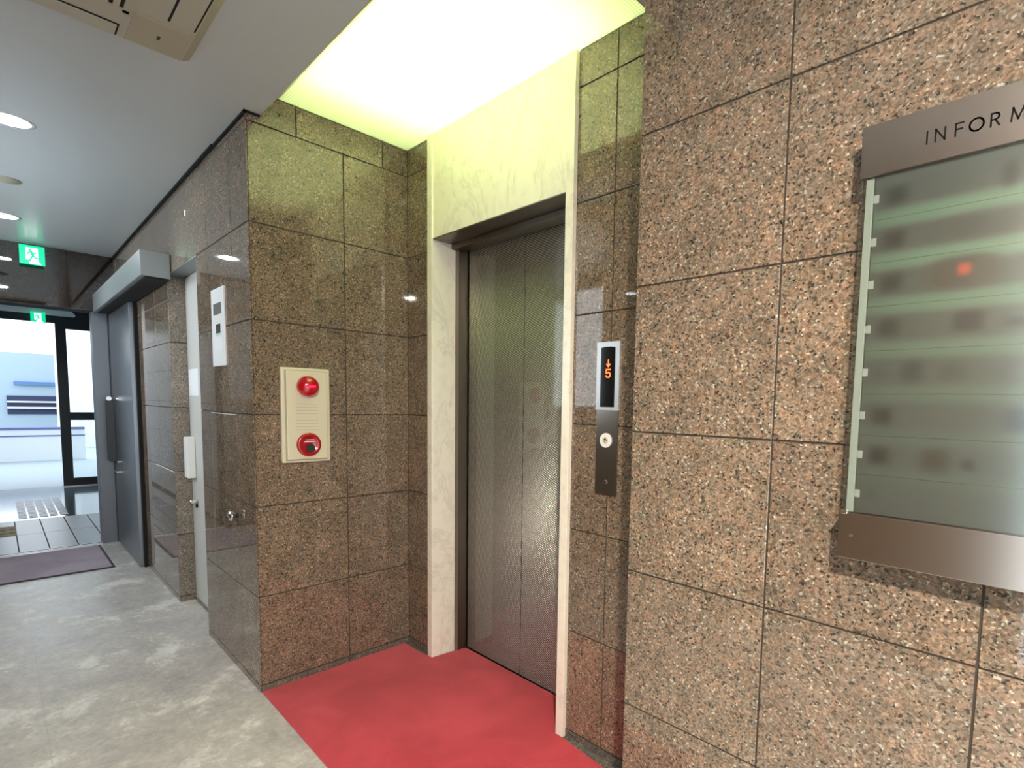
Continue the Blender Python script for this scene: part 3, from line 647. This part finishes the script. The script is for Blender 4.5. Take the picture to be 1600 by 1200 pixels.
# exit signs
def exit_sign(x, y0, y1, z0, z1, label):
    t = thing('exit_sign', (x, (y0+y1)/2, (z0+z1)/2), label, 'exit sign')
    MB().box(x-.03, x, y0, y1, z0, z1, 'exit_g').build('lit_panel', t, .001)
    W, H_ = y1-y0, z1-z0; P = lambda u, v: (y0+W*u, z0+H_*v)
    A = MB()
    A.extr([P(.25, .22), P(.36, .22), P(.36, .02), P(.86, .02), P(.73, .2), P(.73, .88), P(.25, .88)], 0, x, x+.001, 'exit_w')
    d = A.build('white_doorway', t)
    A = MB(); o_ = (x+.001, y0, z0); Uy, Vz, Nx = (0, 1, 0), (0, 0, 1), (1, 0, 0)
    S = lambda *q: [(W*a, H_*b) for a, b in q]
    A.cyl((y0+W*.42, z0+H_*.76), 0, H_*.055, x+.001, x+.002, 'exit_g', 14)
    A.stroke(S((.46, .66), (.53, .46)), H_*.10, o_, Uy, Vz, Nx, .001, 'exit_g')
    A.stroke(S((.33, .52), (.36, .62), (.48, .66), (.56, .56), (.64, .60)), H_*.05, o_, Uy, Vz, Nx, .001, 'exit_g')
    A.stroke(S((.52, .46), (.46, .34), (.40, .20), (.34, .16)), H_*.06, o_, Uy, Vz, Nx, .001, 'exit_g')
    A.stroke(S((.54, .46), (.62, .36), (.74, .34), (.79, .28)), H_*.06, o_, Uy, Vz, Nx, .001, 'exit_g')
    A.build('running_figure', d)
    return t
exit_sign(-6.0, .180, .320, 2.300, 2.442, 'green lit running-man exit sign on the dark beam, larger of the two')
exit_sign(-10.16, .372, .513, 2.243, 2.376, 'green lit running-man exit sign hanging above the outer doorway, smaller of the two')

# door mat and sill track
t = thing('door_mat', (-5.66, 0, 0), 'flat mauve-grey mat with dark rubber edge inside the glass entrance', 'mat')
MB().box(-6.09, -5.235, -.50, .565, .0005, .007, 'rubber').build('border', t, .002)
MB().box(-6.078, -5.255, -.485, .548, .007, .009, 'mat').build('pile', t)
MB().box(-6.225, -6.175, -.03, .588, -.02, .004, 'steel_lt').box(-6.215, -6.19, -.03, .588, .004, .0045, 'black').build('trim_5', kind='structure')

# ================================================================== PORCH between the beam and the outer doors
mb = MB().box(-7.8, -6.2, YO-.6, 1.4, -.1, -.004, 'grout')
xs = [-6.2, -7.0, -7.8]; y_ = .081-.18*8
while y_ < 1.3:
    for a, b in zip(xs, xs[1:]): mb.box(b+.004, a-.004, y_+.004, y_+.176, -.01, 0, 'tile_out')
    y_ += .18
mb.build('floor_porch', kind='structure')
MB().box(-10.4, -7.8, YO-.6, 1.4, -.1, 0, 'polish_out').build('floor_polished', kind='structure')
mb = MB()
for i in range(16):
    for j in range(5):
        mb.box(-9.26+i*.085, -9.26+i*.085+.066, .115+j*.078, .115+j*.078+.062, .0, .004, 'pier')
mb.build('tactile_mat', None, origin=(-8.6, .3, 0), label='grid-patterned grey guide mat set in the glossy porch floor', cat='mat')
A = MB().box(-7.50, -7.0, -.04, .083, .0, .003, 'yellow')
for j in range(2):
    A.cyl((-7.15, .055-j*.055), 2, .018, .003, .008, 'yellow', 12).cyl((-7.33, .055-j*.055), 2, .018, .003, .008, 'yellow', 12)
A.build('tactile_tile', None, origin=(-7.25, 0, 0), label='small yellow studded warning tile on the porch floor at the left edge', cat='tactile tile')
MB().box(-10.4, -6.1, YO-.6, 1.4, ZC+.0, ZC+.1, 'white_wall').build('ceiling_porch', kind='structure')
MB().box(-10.4, -6.3, 1.3, 1.4, 0, ZC, 'white_wall').build('wall_porch_right', kind='structure')
mb = MB().box(-10.4, -6.35, YO-.7, -.06, 0, ZC, 'grout')
tiled(mb, (0, -.05, 0), (1, 0, 0), (0, 0, 1), (0, 1, 0), (-10.4, -6.1), rows_for([-6.5-.4*k for k in range(10)], ZC), 'beige_wall')
mb.build('wall_porch_left', kind='structure')
# outer door: black frame header, sliding leaf standing open at right, aluminium operator box
t = thing('outer_doorway', (-10.3, .3, 0), 'black framed outer glass entrance with a tall glazed sliding leaf at right', 'glass door')
MB().box(-10.40, -10.30, -.04, 1.3, 2.265, ZC, 'frame_blk').build('header_beam', t)
lf = MB().box(-10.34, -10.29, .605, .712, 0, 2.265, 'frame_blk').box(-10.34, -10.29, 1.20, 1.30, 0, 2.265, 'frame_blk').box(-10.34, -10.29, .712, 1.20, 2.195, 2.265, 'frame_blk').box(-10.34, -10.29, .712, 1.20, .935, 1.045, 'frame_blk').box(-10.34, -10.29, .712, 1.20, .012, .118, 'frame_blk').build('leaf_frame', t, .002)
MB().box(-10.318, -10.312, .712, 1.20, .118, 2.195, 'glass').build('glass_pane', lf)
MB().box(-10.34, -10.27, .605, 1.3, 0, .012, 'steel_lt').build('sill', t)
A = MB(); A.extr([(-.04, 2.36), (.80, 2.36), (.815, 2.375), (.80, 2.40), (.74, 2.455), (-.04, 2.455)], 0, -10.30, -10.20, 'white'); A.build('operator_cover', t, .004)

# ================================================================== STREET
MB().box(-60, -10.4, -25, 25, -.1, -.002, 'pave').build('ground', kind='structure')
MB().box(-14.0, -10.45, -6, 6, 2.9, 3.1, 'ext_white').build('canopy', None, origin=(-12, 0, 2.9), label='pale flat canopy over the pavement outside the entrance', cat='canopy')
MB().box(-23.5, -17.5, 1.32, 3.2, 0, 3.8, 'ext_white').build('white_pillar', None, origin=(-20, 2, 0), label='broad white wall pier outside, seen through the glazed leaf', cat='pier')
t = thing('building', (-26, 0, 0), 'pale blue-white building across the street with a dark railed opening', 'building')
MB().box(-32, -25.2, -12, 16, 0, 2.6, 'pale_blue').build('facade', t)
o_ = MB().box(-25.2, -25.15, .27, 3.6, .60, 1.20, 'navy').build('opening', t)
MB().box(-25.15, -25.05, .27, 3.6, .98, 1.03, 'ext_white').build('railing', o_)
MB().box(-25.15, -25.05, .27, 3.6, .78, .84, 'ext_white').build('railing', o_)
MB().box(-25.2, -25.1, .45, 3.4, 1.55, 1.66, 'bluesign').build('sign_band', t)
MB().box(-14.6, -14.5, -8, 1.2, 0, .60, 'ext_white').box(-14.62, -14.48, -8, 1.2, .60, .645, 'violet').box(-14.505, -14.49, -8, 1.2, .47, .495, 'violet').build('guard_rail', None, origin=(-14.5, 0, 0), label='low white guard rail with lilac stripes along the street outside', cat='guard rail')
